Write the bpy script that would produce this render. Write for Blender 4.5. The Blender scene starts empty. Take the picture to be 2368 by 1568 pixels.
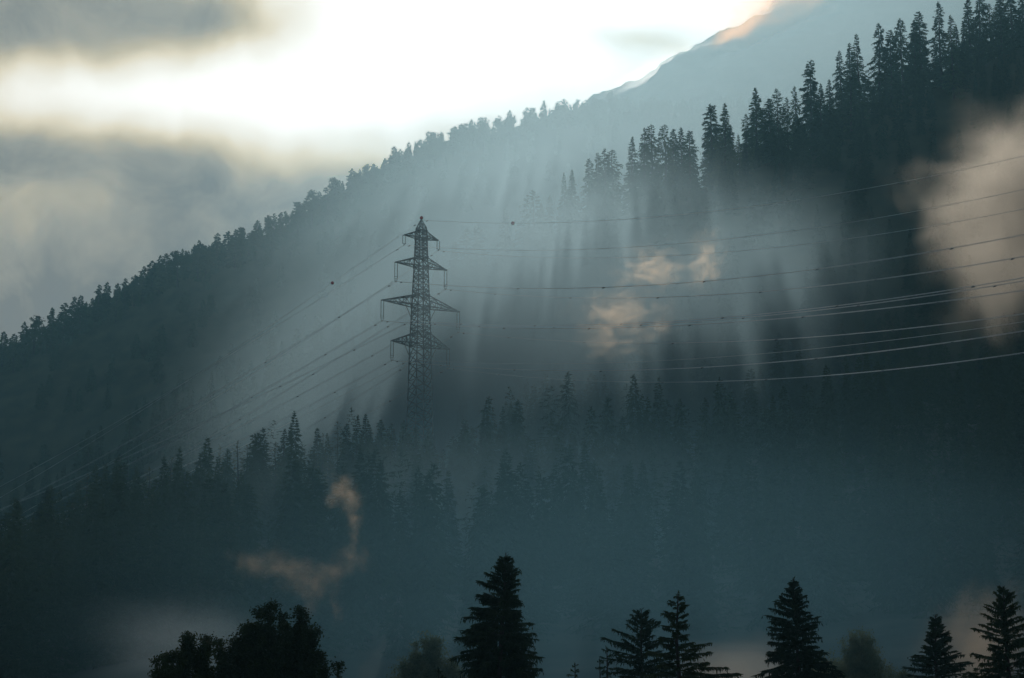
import bpy, math, random
import numpy as np
from mathutils import Vector, Matrix

rng = np.random.default_rng(11)
random.seed(5)
S = bpy.context.scene
COL = S.collection
P = math.radians(15.0)
cP, sP = math.cos(P), math.sin(P)
F = 2368 * 100 / 36.0
CAM = (0.0, 0.0, 2.0)

# ------------------------------------------------------------------ helpers
def at(px, py, Y):
    u, v = (px - 1184) / F, (784 - py) / F
    t = Y / (cP - v * sP)
    return (t * u, Y, CAM[2] + t * (sP + v * cP))

def link(o, parent=None):
    COL.objects.link(o)
    if parent: o.parent = parent
    return o

def tag(o, label=None, cat=None, group=None, kind=None):
    if label: o['label'] = label
    if cat: o['category'] = cat
    if group: o['group'] = group
    if kind: o['kind'] = kind
    return o

def mesh_np(name, verts, faces, mat, smooth=False):
    """verts (n,3), faces (m,k) numpy"""
    verts = np.asarray(verts, dtype=np.float32); faces = np.asarray(faces, dtype=np.int32)
    me = bpy.data.meshes.new(name)
    k = faces.shape[1]
    me.vertices.add(len(verts)); me.vertices.foreach_set('co', verts.ravel())
    me.loops.add(faces.size); me.loops.foreach_set('vertex_index', faces.ravel())
    me.polygons.add(len(faces))
    me.polygons.foreach_set('loop_start', np.arange(0, faces.size, k, dtype=np.int32))
    me.update(calc_edges=True)
    me.materials.append(mat)
    if smooth: me.shade_smooth()
    return me

def empty(name, loc=(0, 0, 0), rz=0, sc=(1, 1, 1)):
    o = bpy.data.objects.new(name, None); o.empty_display_size = 0.5
    o.location = loc; o.rotation_euler = (0, 0, rz); o.scale = sc
    return link(o)

# ------------------------------------------------------------------ materials
def mat_new(name):
    m = bpy.data.materials.new(name); m.use_nodes = True
    return m, m.node_tree, m.node_tree.nodes['Principled BSDF']

def foliage_mat(name, c1, c2, scale=0.8, trans=0.35):
    m, nt, b = mat_new(name)
    tc = nt.nodes.new('ShaderNodeTexCoord'); n = nt.nodes.new('ShaderNodeTexNoise'); n.inputs['Scale'].default_value = scale
    nt.links.new(tc.outputs['Object'], n.inputs['Vector'])
    oi = nt.nodes.new('ShaderNodeObjectInfo')
    ad = nt.nodes.new('ShaderNodeMath'); ad.operation = 'ADD'
    sb = nt.nodes.new('ShaderNodeMath'); sb.operation = 'MULTIPLY_ADD'; sb.inputs[1].default_value = 0.5; sb.inputs[2].default_value = -0.25
    nt.links.new(oi.outputs['Random'], sb.inputs[0]); nt.links.new(n.outputs['Fac'], ad.inputs[0]); nt.links.new(sb.outputs[0], ad.inputs[1])
    r = nt.nodes.new('ShaderNodeValToRGB'); r.color_ramp.elements[0].position = 0.3; r.color_ramp.elements[1].position = 0.75
    r.color_ramp.elements[0].color = (*c1, 1); r.color_ramp.elements[1].color = (*c2, 1)
    nt.links.new(ad.outputs[0], r.inputs['Fac'])
    b.inputs['Roughness'].default_value = 0.75
    b.inputs['Specular IOR Level'].default_value = 0.2
    nt.links.new(r.outputs['Color'], b.inputs['Base Color'])
    if trans > 0:
        tr = nt.nodes.new('ShaderNodeBsdfTranslucent'); mx = nt.nodes.new('ShaderNodeMixShader'); mx.inputs[0].default_value = trans
        nt.links.new(r.outputs['Color'], tr.inputs['Color'])
        nt.links.new(b.outputs[0], mx.inputs[1]); nt.links.new(tr.outputs[0], mx.inputs[2])
        nt.links.new(mx.outputs[0], nt.nodes['Material Output'].inputs['Surface'])
    return m

def plain_mat(name, c1, c2, scale, rough=0.8, metal=0.0, bump=0.0):
    m, nt, b = mat_new(name)
    tc = nt.nodes.new('ShaderNodeTexCoord'); n = nt.nodes.new('ShaderNodeTexNoise')
    n.inputs['Scale'].default_value = scale; n.inputs['Detail'].default_value = 6
    nt.links.new(tc.outputs['Object'], n.inputs['Vector'])
    r = nt.nodes.new('ShaderNodeValToRGB'); r.color_ramp.elements[0].position = 0.35; r.color_ramp.elements[1].position = 0.7
    r.color_ramp.elements[0].color = (*c1, 1); r.color_ramp.elements[1].color = (*c2, 1)
    nt.links.new(n.outputs['Fac'], r.inputs['Fac']); nt.links.new(r.outputs['Color'], b.inputs['Base Color'])
    b.inputs['Roughness'].default_value = rough; b.inputs['Metallic'].default_value = metal
    if bump:
        bp = nt.nodes.new('ShaderNodeBump'); bp.inputs['Strength'].default_value = bump
        nt.links.new(n.outputs['Fac'], bp.inputs['Height']); nt.links.new(bp.outputs[0], b.inputs['Normal'])
    return m

M = dict(
    spruce=foliage_mat('spruce_needles', (.018, .036, .018), (.045, .068, .026)),
    larch=foliage_mat('larch_needles', (.075, .075, .022), (.15, .115, .035), trans=.5),
    leaf=foliage_mat('birch_leaves', (.022, .038, .014), (.05, .07, .02), 1.2, .2),
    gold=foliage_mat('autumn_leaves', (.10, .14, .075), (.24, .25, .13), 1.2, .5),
    pine=foliage_mat('pine_needles', (.025, .042, .02), (.06, .07, .03)),
    bark=plain_mat('bark', (.022, .018, .014), (.055, .045, .036), 2.5, .95, 0, .4),
    ground=plain_mat('forest_floor', (.03, .035, .015), (.075, .07, .035), .08, 1, 0, .3),
    steel=plain_mat('galvanised_steel', (.10, .11, .11), (.16, .165, .16), 1.5, .75, 0),
    glass=plain_mat('insulator_glass', (.10, .13, .12), (.16, .18, .17), 4, .35, 0),
    wire=plain_mat('aluminium_wire', (.80, .78, .72), (.9, .88, .82), .3, .38, 1.0),
    red=plain_mat('red_marker_paint', (.55, .02, .015), (.65, .04, .03), 4, .25, 0),
)

# ------------------------------------------------------------------ terrain
def curve(pts):
    a = np.array(pts, float)
    return lambda x: np.interp(x, a[:, 0], a[:, 1])
# ground lines of the crests, as seen from the camera (tree tops stand above them)
gA = curve([(-1500, 1500), (0, 1400), (200, 1300), (400, 1235), (560, 1195), (660, 1175), (850, 1145), (1000, 1150), (1100, 1140), (1220, 1095),
            (1350, 1070), (1480, 1040), (1780, 975), (2050, 930), (2368, 900), (4000, 800)])
yA = curve([(-1500, 560), (0, 590), (850, 680), (1200, 700), (1780, 760), (2368, 790), (4000, 820)])
gC = curve([(-1500, 1600), (0, 1230), (150, 1200), (370, 1060), (500, 1000), (630, 930), (780, 865), (960, 780), (1100, 690), (1230, 620), (1310, 575),
            (1460, 500), (1540, 475), (1640, 430), (1750, 385), (1870, 330), (2030, 240), (2170, 185), (2368, 100), (3500, -300)])
yC = curve([(-1500, 1150), (0, 1080), (800, 1030), (1300, 970), (2368, 1000), (4000, 1050)])
gD = curve([(-1500, 1100), (0, 812), (100, 772), (200, 725), (330, 660), (450, 598), (570, 565), (700, 500), (780, 460), (850, 418), (930, 378), (1000, 342),
            (1060, 322), (1120, 307), (1180, 290), (1260, 274), (1340, 262), (1420, 248), (1600, 245), (2368, 200), (4000, 0)])
yD = curve([(-1500, 1600), (4000, 1650)])
gE = curve([(-1500, 1300), (0, 950), (900, 520), (1300, 275), (1380, 238), (1425, 214), (1450, 198), (1500, 165), (1525, 142), (1530, 130), (1560, 112), (1600, 98), (1625, 88), (1660, 72),
            (1685, 64), (1720, 52), (1800, 18), (1900, -30), (2050, -90), (2200,-130), (2368, -160), (3000, -190), (4000, -150)])
yE = curve([(-1500, 2600), (4000, 2650)])

def crest(a, g, yy):
    px = 1184 + F * a * cP
    for _ in range(3):
        py = g(px); v = (784 - py) / F
        px = 1184 + F * a * (cP - v * sP)
    py = g(px); v = (784 - py) / F; Y = yy(px)
    t = Y / (cP - v * sP)
    return Y, CAM[2] + t * (sP + v * cP)

def ground(x, Y):
    x = np.atleast_1d(np.asarray(x, float)); Y = np.atleast_1d(np.asarray(Y, float))
    a = np.clip(x / np.maximum(Y, 300.0), -0.42, 0.42)
    YA, ZA = crest(a, gA, yA); YC, ZC = crest(a, gC, yC); YD, ZD = crest(a, gD, yD); YE, ZE = crest(a, gE, yE)
    o = np.ones_like(a)
    ys = [-400 * o, 0 * o, 90 * o, 165 * o, 300 * o, YA, YA + 55, YA * .35 + YC * .65, YC, YC + 160, (YC + YD) / 2 + 60, YD, YD + 200, YE, YE + 600]
    z1 = ZA - 9
    zs = [0 * o, 0 * o, 3 * o, 8 * o, 33 * o + 10 * a, ZA, z1, z1 * .45 + ZC * .55 - 12, ZC, ZC - 35, np.minimum(ZC - 20, ZD - 200) * .5 + (ZD - 260) * .5, ZD, ZD - 20, ZE, ZE - 250]
    z = np.zeros_like(a)
    z[:] = zs[-1]
    for i in range(len(ys) - 1):
        m = (Y >= ys[i]) & (Y < ys[i + 1])
        f = (Y - ys[i]) / np.maximum(ys[i + 1] - ys[i], 1)
        z = np.where(m, zs[i] + (zs[i + 1] - zs[i]) * f, z)
    n = 1.3 * np.sin(x * .11 + Y * .05) + 1.0 * np.sin(x * .05 - Y * .09 + 1) + 2.5 * np.sin(x * .013 + Y * .021)
    n = n * np.clip(Y / 500, 0.02, 1)
    return z + n * .8

ysamp = np.unique(np.concatenate([np.linspace(-380, 400, 60), np.linspace(400, 1150, 150), np.linspace(1150, 2000, 100), np.linspace(2000, 3250, 120)]))
xs = np.sinh(np.linspace(-3.6, 3.6, 260)) / np.sinh(3.6) * 2300
GX, GY = np.meshgrid(xs, ysamp)
GZ = ground(GX.ravel(), GY.ravel())
far = np.clip((GY.ravel() - 1800) / 400, 0, 1)
GZ = GZ + far * (6 * np.sin(GX.ravel() * .02 + GY.ravel() * .017) + 4 * np.sin(GX.ravel() * .051 - GY.ravel() * .03) + 1.6 * np.sin(GX.ravel() * .19 + GY.ravel() * .11) + 1.1 * np.sin(GX.ravel() * .37 - GY.ravel() * .2))
nv = np.stack([GX.ravel(), GY.ravel(), GZ], 1)
nx, ny = len(xs), len(ysamp)
i0 = (np.arange(ny - 1)[:, None] * nx + np.arange(nx - 1)[None]).ravel()
terr = bpy.data.objects.new('terrain', mesh_np('terrain', nv, np.stack([i0, i0 + 1, i0 + nx + 1, i0 + nx], 1), M['ground'], True))
link(terr); tag(terr, 'wooded mountain slopes and bare far ridge rising from the valley', kind='structure')

# ------------------------------------------------------------------ trees
def perp(d, r):
    """random unit vectors perpendicular to d, (n,3)"""
    a = r.normal(size=d.shape); a -= d * (a * d).sum(1, keepdims=True)
    return a / np.maximum(np.linalg.norm(a, axis=1, keepdims=True), 1e-6)

def tris(base, tip, w, r):
    d = tip - base; L = np.linalg.norm(d, axis=1, keepdims=True); dn = d / np.maximum(L, 1e-6)
    p = perp(dn, r) * (np.asarray(w).reshape(-1, 1) * .5)
    v = np.stack([base - p, base + p, tip], 1).reshape(-1, 3)
    return v

def kites(base, tip, w, r):
    d = tip - base; L = np.linalg.norm(d, axis=1, keepdims=True); dn = d / np.maximum(L, 1e-6)
    p = perp(dn, r) * (np.asarray(w).reshape(-1, 1) * .5)
    m = base + d * .45
    a = np.stack([base, m - p, tip], 1); b = np.stack([base, tip, m + p], 1)
    return np.concatenate([a, b]).reshape(-1, 3)

def tube(path, rad, n=6):
    path = np.asarray(path, float); vs = []; fs = []
    for i, (p, q) in enumerate(zip(path, rad)):
        d = path[min(i + 1, len(path) - 1)] - path[max(i - 1, 0)]; d /= np.linalg.norm(d) + 1e-9
        a = np.cross(d, [0.13, 1, 0.3]); a /= np.linalg.norm(a); b = np.cross(d, a)
        for k in range(n):
            t = 2 * math.pi * k / n
            vs.append(p + q * (math.cos(t) * a + math.sin(t) * b))
    for i in range(len(path) - 1):
        for k in range(n):
            k2 = (k + 1) % n
            fs.append((i * n + k, i * n + k2, (i + 1) * n + k2, (i + 1) * n + k))
    return np.array(vs), np.array(fs)

def trunk_mesh(H, r0, seed, lean=0.0, top=1.0):
    r = np.random.default_rng(seed)
    n = 9; z = np.linspace(0, H * top, n)
    off = np.cumsum(r.normal(size=(n, 2)) * H * .003, 0); off[0] = 0
    path = np.column_stack([off[:, 0] + lean * z, off[:, 1], z]); path[0, 2] = -1.0
    rad = r0 * (1 - z / (H * top)) ** .85 + .02
    v, f = tube(path, rad, 7)
    return mesh_np('trunk', v, f, M['bark'], True), path

def conifer(seed, H=25, R=3.6, nb=230, tw=9, tl=.9, twd=.22, droop=.35, up=-.05, hang=.5, shape=.85, start=.04, gap=.18, tuft=.0, mat='spruce',
            ragged=.25, bend=.0, flat_top=0.0, fine=1.0, whorl=.5, asym=.16):
    """A conifer: branches on golden-angle spirals in rough whorls, each carrying needle sprays."""
    r = np.random.default_rng(seed)
    tr, path = trunk_mesh(H, H * .011 + .05, seed, bend)
    t = (np.arange(nb) + r.random(nb) * .8) / nb           # 0 top .. 1 bottom
    t = t ** .85
    nw = int(H / .62)
    t = np.round(t * nw) / nw * whorl + t * (1 - whorl)                  # gather into whorls
    z0 = H * (1 - .012) - (H * (1 - start)) * t
    ang = np.arange(nb) * 2.39996 + r.normal(size=nb) * .5
    lump = 1 + ragged * (np.sin(t * 23 + ang * 1 + seed) * .5 + np.sin(t * 41 - 2 * ang + seed * 2) * .35 + r.normal(size=nb) * .35)
    L = R * ((t + .012) ** shape) * np.clip(lump, .35, 1.6)
    L *= np.where(t > .9, 1 - (t - .9) * 2.5, 1)
    L = np.maximum(L, .12 + .25 * np.minimum(t * 12, 1))
    if flat_top: L = np.maximum(L, R * flat_top * np.clip(t * 9, 0, 1))
    L *= 1 + asym * np.cos(ang - seed) + asym * .7 * np.sin(ang * 2 + t * 9 + seed)
    keep = r.random(nb) > gap * np.clip(t * 4, 0, 1)
    z0, ang, L, t = z0[keep], ang[keep], L[keep], t[keep]; n = len(L)
    dr = droop * (.6 + .8 * r.random(n)) * np.clip(t * 3, .0, 1); upv = up + .75 * np.clip(.22 - t, 0, 1) * 4 * (.6 + .4 * r.random(n)) + r.normal(size=n) * .08
    px = np.interp(z0, path[:, 2], path[:, 0]); py = np.interp(z0, path[:, 2], path[:, 1])
    o = np.stack([px, py, z0], 1); dh = np.stack([np.cos(ang), np.sin(ang), 0 * ang], 1)
    def pt(i, s):
        l = L[i] * s
        out = o[i] + dh[i] * l[:, None]
        out[:, 2] += l * upv[i] - dr[i] * L[i] * s ** 2 + .30 * dr[i] * L[i] * s ** 4
        return out
    V = []
    # limb wood
    seg = 4
    for k in range(seg):
        i = np.arange(n); a = pt(i, np.full(n, k / seg)); b = pt(i, np.full(n, (k + 1.15) / seg))
        V.append(tris(a, b, (.05 + .018 * L) * (1 - k / seg) + .03, r))
    # sprays
    cnt = np.maximum(3, (tw * (L / R * .9 + .25) * (0.8 + .4 * r.random(n))).astype(int))
    i = np.repeat(np.arange(n), cnt); s = r.random(len(i)) ** .75 * .92 + .08
    b = pt(i, s)
    side = np.where(r.random(len(i)) < .5, -1, 1)
    lat = np.stack([-dh[i][:, 1], dh[i][:, 0], 0 * s], 1)
    fwd = .55 + .5 * r.random(len(i))
    d = dh[i] * fwd[:, None] + lat * (side * (.75 * r.random(len(i)) + .1) * (1.05 - s * .55))[:, None]
    d[:, 2] += -hang * r.random(len(i)) * np.clip(t[i] * 4, .1, 1) + upv[i] * .6 + tuft * r.random(len(i)) - dr[i] * s * .7
    ln = tl * (.55 + .7 * r.random(len(i))) * np.clip(L[i] / R + .35, .3, 1.1) * (1.15 - .35 * s)
    d /= np.linalg.norm(d, axis=1, keepdims=True)
    tip = b + d * ln[:, None]
    V.append(kites(b, tip, twd * (.6 + .8 * r.random(len(i))), r))
    # hanging shoots under the sprays
    m = r.random(len(i)) < hang * .9
    bb = b[m] + (tip[m] - b[m]) * r.random((m.sum(), 1))
    dd = np.stack([r.normal(size=m.sum()) * .25, r.normal(size=m.sum()) * .25, -np.ones(m.sum())], 1)
    V.append(kites(bb, bb + dd * (ln[m] * .75 * (.5 + .6 * r.random(m.sum())))[:, None], twd * .7 * np.ones(m.sum()), r))
    # leader tuft
    k = 26
    zt = H * (1 - .035 * r.random(k)); an = r.random(k) * 6.28
    b = np.stack([np.full(k, path[-1, 0]), np.full(k, path[-1, 1]), zt], 1)
    V.append(kites(b, b + np.stack([np.cos(an), np.sin(an), .5 + r.random(k)], 1) * tl * .28, np.full(k, twd * .5), r))
    b0 = np.array([[path[-1, 0], path[-1, 1], H * .97]])
    V.append(tris(b0, b0 + [[0, 0, H * .035]], [.12 * fine], r)); V.append(tris(b0, b0 + [[0, 0, H * .035]], [.12 * fine], r))
    V = np.concatenate(V)
    cr = mesh_np('crown', V, np.arange(len(V)).reshape(-1, 3), M[mat])
    return tr, cr, V

def broadleaf(seed, H=14, blobs=None, mat='leaf', n=9000, leaf=.16, droopy=.6, clump=.9, nclump=260):
    """Rounded crown: twigs end in leaf clumps, some hanging in strings. blobs: (x,y,z,rx,ry,rz)"""
    r = np.random.default_rng(seed)
    tr_m, path = trunk_mesh(H * .8, H * .018 + .04, seed)
    V = []
    cs = []
    for (bx, by, bz, rx, ry, rz) in blobs:
        k = max(8, int(nclump * rx * rz / sum(b[3] * b[5] for b in blobs)))
        d = r.normal(size=(k, 3)); d /= np.linalg.norm(d, axis=1, keepdims=True)
        q = r.random((k, 1)) ** .40
        cs.append(np.array([bx, by, bz]) + d * q * [rx, ry, rz] * (1 + .16 * r.normal(size=(k, 1))))
        # limbs
        a = np.repeat(np.array([[0, 0, min(bz - rz, H * .5)]]), k, 0); mid = np.array([[bx, by, bz - rz * .5]])
        e = cs[-1]
        V.append(tris(a + (mid - a) * .2, np.repeat(mid, k, 0) + r.normal(size=(k, 3)) * .15, np.full(k, .10), r))
        V.append(tris(np.repeat(mid, k, 0), e, np.full(k, .06), r))
    cs = np.concatenate(cs)
    i = r.integers(0, len(cs), n)
    off = r.normal(size=(n, 3)) * clump * [.42, .42, .30]
    hangz = np.where(r.random(n) < droopy, -r.random(n) * clump * 1.9, 0)
    off[:, :2] *= np.where(hangz < -.3, .45, 1)[:, None]
    b = cs[i] + off; b[:, 2] += hangz
    d = r.normal(size=(n, 3)); d[:, 2] -= .6 * droopy; d /= np.linalg.norm(d, axis=1, keepdims=True)
    V.append(kites(b, b + d * (leaf * (.7 + .8 * r.random((n, 1)))), leaf * .65 * np.ones(n), r))
    V = np.concatenate(V)
    cr = mesh_np('crown', V, np.arange(len(V)).reshape(-1, 3), M[mat])
    return tr_m, cr, V

def pine(seed, H=16, mat='pine', layered=.5):
    """Irregular rounded mountain pine / old larch of the far crest: short, broad, clumped."""
    r = np.random.default_rng(seed)
    bl = []
    k = r.integers(5, 9)
    for j in range(k):
        f = (j + .5) / k; z = H * (.28 + .66 * f); rad = H * (.21 - .12 * f) * (.8 + .5 * r.random())
        a = r.random() * 6.28; o = rad * .5 * (1 - .5 * f)
        bl.append((math.cos(a) * o, math.sin(a) * o, z, rad, rad, H * (.055 + .05 * (1 - layered) + .03 * r.random())))
    return broadleaf(seed, H, bl, mat, 2600, .62, .15, .7, 110)

# ---- libraries of shapes (height = 1 * H, scaled per tree)
LIB = {}
LIB['spruce'] = [conifer(100 + k, 25, [3.3, 2.6, 3.9, 3.0, 2.3, 3.5, 2.8, 4.3, 3.1, 2.5][k], nb=[420, 380, 430, 340, 380, 400, 300, 450, 380, 340][k], tw=[20, 18, 20, 16, 18, 18, 15, 22, 18, 16][k], tl=1.0, twd=.24,
                         droop=[.35, .5, .3, .6, .45, .25, .7, .35, .5, .4][k], hang=[.5, .8, .4, .9, .7, .4, 1.0, .5, .8, .6][k],
                         shape=[.8, .6, .9, .65, .5, .85, .6, 1.0, .55, .7][k], gap=[.1, .2, .1, .28, .2, .15, .36, .05, .2, .25][k], ragged=[.25, .45, .25, .5, .4, .3, .6, .25, .5, .5][k]) for k in range(10)]
LIB['larch'] = [conifer(200 + k, 25, [4.2, 3.6, 4.8, 3.9][k], nb=150, tw=13, tl=1.0, twd=.13, droop=.12, up=.02, hang=.75, shape=.6, gap=.28, ragged=.4, mat='larch', flat_top=.25 * (k % 2)) for k in range(4)]
LIB['dark_larch'] = [conifer(220 + k, 25, [3.6, 4.4][k], nb=300, tw=20, tl=1.0, twd=.2, droop=.3, up=.0, hang=.9, shape=.6, gap=.2, ragged=.4, mat='spruce', flat_top=.3) for k in range(2)]
LIB['pine'] = [pine(300 + k, 16, 'pine', [.2, .8, .5, 0., .9, .4][k]) for k in range(6)]
LIB['ridge_spruce'] = [conifer(320 + k, 16, [2.6, 2.2, 3.2, 2.8][k], nb=150, tw=18, tl=1.2, twd=.5, droop=.3, hang=.5, shape=.6, gap=.08, ragged=.45, mat='pine') for k in range(4)]
HGT = dict(spruce=25, larch=25, dark_larch=25, pine=16, ridge_spruce=16)

def tree(name, parts, loc, H0, H, wid=1.0, rz=0.0, label=None, cat='tree', group=None):
    s = H / H0
    o = empty(name, loc, rz, (s * wid, s * wid, s))
    for nm, me in (('trunk', parts[0]), ('crown', parts[1])):
        link(bpy.data.objects.new(nm, me), o)
    tag(o, label, cat, group)
    return o

ORD = ['first', 'second', 'third', 'fourth', 'fifth', 'sixth', 'seventh', 'eighth', 'ninth', 'tenth', 'eleventh', 'twelfth', 'thirteenth', 'fourteenth', 'fifteenth',
       'sixteenth', 'seventeenth', 'eighteenth', 'nineteenth', 'twentieth']
def ordw(n):
    if n < 20: return ORD[n]
    tens = ['', '', 'twenty', 'thirty', 'forty', 'fifty', 'sixty', 'seventy', 'eighty'][(n + 1) // 10]
    return (tens + '-' + ORD[(n + 1) % 10 - 1]) if (n + 1) % 10 else tens[:-1] + 'ieth'

def place_tips(tips, kind_of, yfun, names, labeler, group, wid=(.8, 1.15), hlim=(11, 36), jit=8):
    tips = sorted(tips)
    cnt = {}
    for k, tp in enumerate(tips):
        px, py = tp[0], tp[1]
        Y = (tp[2] if len(tp) > 2 else float(yfun(px))) + random.uniform(-jit, jit)
        x, _, z = at(px, py, Y)
        g = float(ground(x, Y)[0]) - .4
        H = z - g
        if H < hlim[0]: H = hlim[0]; g = z - H
        if H > hlim[1]: H = hlim[1]; g = z - H
        kd = kind_of(k, px, py)
        lib = LIB[kd]; v = random.randrange(len(lib))
        nm = names[kd]
        tree(nm, lib[v], (x, Y, g), HGT[kd], H, random.uniform(*wid), random.uniform(0, 6.28), labeler(k, len(tips), kd, H, px, py), nm.split('_')[0] if 'pine' in nm else 'tree', group)

NAMES = dict(spruce='spruce_tree', larch='larch_tree', dark_larch='larch_tree', pine='mountain_pine', ridge_spruce='spruce_tree')
C_TIPS = [(1080, 530), (1108, 522), (1168, 483), (1235, 440), (1252, 470), (1271, 452), (1303, 400), (1323, 395), (1363, 368), (1383, 355), (1400, 343), (1418, 348), (1463, 316),
          (1488, 297), (1508, 290), (1539, 290), (1553, 300), (1575, 296), (1594, 302), (1645, 241), (1672, 240), (1688, 290), (1708, 312), (1725, 265), (1748, 204), (1780, 228),
          (1797, 205), (1820, 226), (1840, 200), (1871, 140), (1898, 195), (1918, 184), (1943, 118), (1963, 102), (1982, 80), (2028, 55), (2056, 72), (2079, 43), (2123, 30), (2113, 48),
          (2170, 5), (2198, 36), (2212, 60), (2240, -10), (2262, -25), (2285, 10), (2310, -20), (2338, -45), (2362, -30),
          (780, 715), (740, 728), (690, 760), (628, 768), (650, 790), (553, 828), (492, 860), (440, 880), (410, 898), (375, 905), (360, 925), (300, 955), (235, 985), (205, 995), (150, 1075),
          (110, 1080), (75, 1075), (35, 1105), (850, 690), (905, 650), (1010, 590), (1050, 560)]
A_TIPS = [(14, 1184), (55, 1198), (90, 1160), (115, 1128), (170, 1155), (203, 1098), (215, 1130), (245, 1160), (282, 1070), (300, 1110), (318, 1115), (343, 1080), (370, 1105),
          (396, 1060), (430, 1085), (356, 1145), (455, 1080), (470, 1070), (505, 1032), (527, 1038), (555, 1020), (572, 1030), (590, 1045), (610, 1055), (568, 1090), (620, 1105), (640, 1022),
          (661, 992), (732, 990), (748, 1004), (782, 975), (800, 980), (829, 960), (847, 958), (881, 972), (908, 980), (932, 973), (965, 990), (988, 992), (1004, 1035), (1027, 1040), (1055, 1015), (1090, 992),
          (1075, 970), (1125, 945), (1170, 930), (1130, 1012), (1165, 975), (1218, 912), (1246, 912), (1280, 965), (1300, 985), (1352, 900), (1370, 940), (1412, 905), (1435, 912), (1450, 955),
          (1480, 960), (1530, 985), (1558, 945), (1466, 822, 765), (1490, 828, 770), (1362, 875, 750), (1395, 868, 750), (1600, 820, 770), (1633, 832, 770), (1676, 820, 770), (1742, 800, 775),
          (1775, 775, 780), (1798, 770, 780), (1812, 790, 780), (1878, 765, 790), (1900, 772, 790), (1975, 790, 790), (2050, 720, 800), (2100, 742, 800), (2160, 745, 800), (2228, 765, 800), (2290, 740, 800), (2335, 735, 800)]
D_TIPS = [(10, 768), (35, 772), (58, 745), (82, 730), (120, 712), (150, 702), (172, 686), (188, 685), (215, 690), (230, 660), (250, 653), (270, 656), (290, 645), (313, 638), (333, 617), (355, 603),
          (370, 592), (385, 587), (413, 578), (432, 582), (460, 557), (477, 565), (503, 540), (530, 535), (545, 532), (557, 525), (575, 540), (595, 510), (622, 500), (635, 495), (648, 492), (690, 464),
          (722, 440), (740, 446), (760, 430), (775, 412), (815, 390), (830, 398), (848, 378), (865, 380), (890, 365), (913, 340), (928, 345), (945, 330), (970, 322), (990, 305), (1003, 303), (1020, 305),
          (1051, 292), (1075, 283), (1090, 276), (1121, 270), (1150, 268), (1178, 255), (1218, 250), (1230, 248), (1257, 232), (1290, 235), (1305, 230), (1318, 240), (1335, 228), (1350, 232), (1379, 226), (1412, 210), (1395, 232)]

def lab_far(k, n, kd, H, px, py):
    f = {'pine': 'rounded', 'ridge_spruce': 'pointed'}[kd]
    if px < 650: return f'{f} dark tree on the far crest, {ordw(k)} from the photo\'s left edge'
    return f'{f} hazy tree on the far crest against bright sky, {ordw(n - 1 - k)} from its upper end'
def lab_c(k, n, kd, H, px, py):
    f = {'spruce': 'slender spruce', 'larch': 'feathery larch', 'dark_larch': 'broad larch'}[kd]
    if px < 1070: return f'faint misty {f} on the middle ridge, {ordw(k)} from its low left end'
    if px < 1700: return f'{f} with sunbeams below it, {ordw(k)} along the middle ridge from its low end'
    return f'tall dark {f} high on the steep middle ridge, {ordw(n - 1 - k)} from its upper end'
def lab_a(k, n, kd, H, px, py):
    f = {'spruce': 'spruce', 'larch': 'yellowish larch', 'dark_larch': 'broad-topped larch'}[kd]
    if px < 975: return f'{f} on the near wooded spur, {ordw(sum(1 for t in A_TIPS if px < t[0] < 975))} to the left of the pylon'
    return f'hazy {f} on the near wooded spur, {ordw(sum(1 for t in A_TIPS if 975 <= t[0] < px))} to the right of the pylon'

LARCH_A = {(505, 1032), (555, 1020), (572, 1030), (640, 1022), (203, 1098), (343, 1080), (396, 1060), (748, 1004), (782, 975), (1125, 945), (1165, 975), (1370, 940), (1435, 912), (1300, 985), (1530, 985), (470, 1070), (1450, 955), (1246, 912), (1352, 900)}
LARCH_C = {(1235, 440), (1488, 297), (1508, 290), (1539, 290), (1080, 530), (1418, 348), (1797, 205)}
place_tips(C_TIPS, lambda k, px, py: ('dark_larch' if (px, py) in LARCH_C else 'spruce'), yC, NAMES, lab_c, 'trees along the middle ridge', (.9, 1.5), (20, 34), 12)
place_tips(A_TIPS, lambda k, px, py: 'larch' if (px, py) in LARCH_A else ('dark_larch' if (px, py) == (988, 992) else 'spruce'), lambda x: yA(x) - 12, NAMES, lab_a, 'trees along the near spur', (.95, 1.45), (16, 30), 14)
place_tips(D_TIPS, lambda k, px, py: 'ridge_spruce' if (px * 7 + py) % 5 < (4 if px < 700 else 2) else 'pine', lambda x: yD(x) - 12, NAMES, lab_far, 'trees along the far crest', (1.0, 1.6), (8, 22), 10)

# ---- foreground trees, close to the viewer
def fg(tip, Y, parts, H0, H, wid, rz, name, label, group='dark trees near the viewer'):
    x, _, z = at(tip[0], tip[1], Y)
    g = float(ground(x, Y)[0]) - .3
    Hh = H if H else z - g
    return tree(name, parts, (x, Y, z - Hh), H0, Hh, wid, rz, label, 'tree', group)

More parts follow.
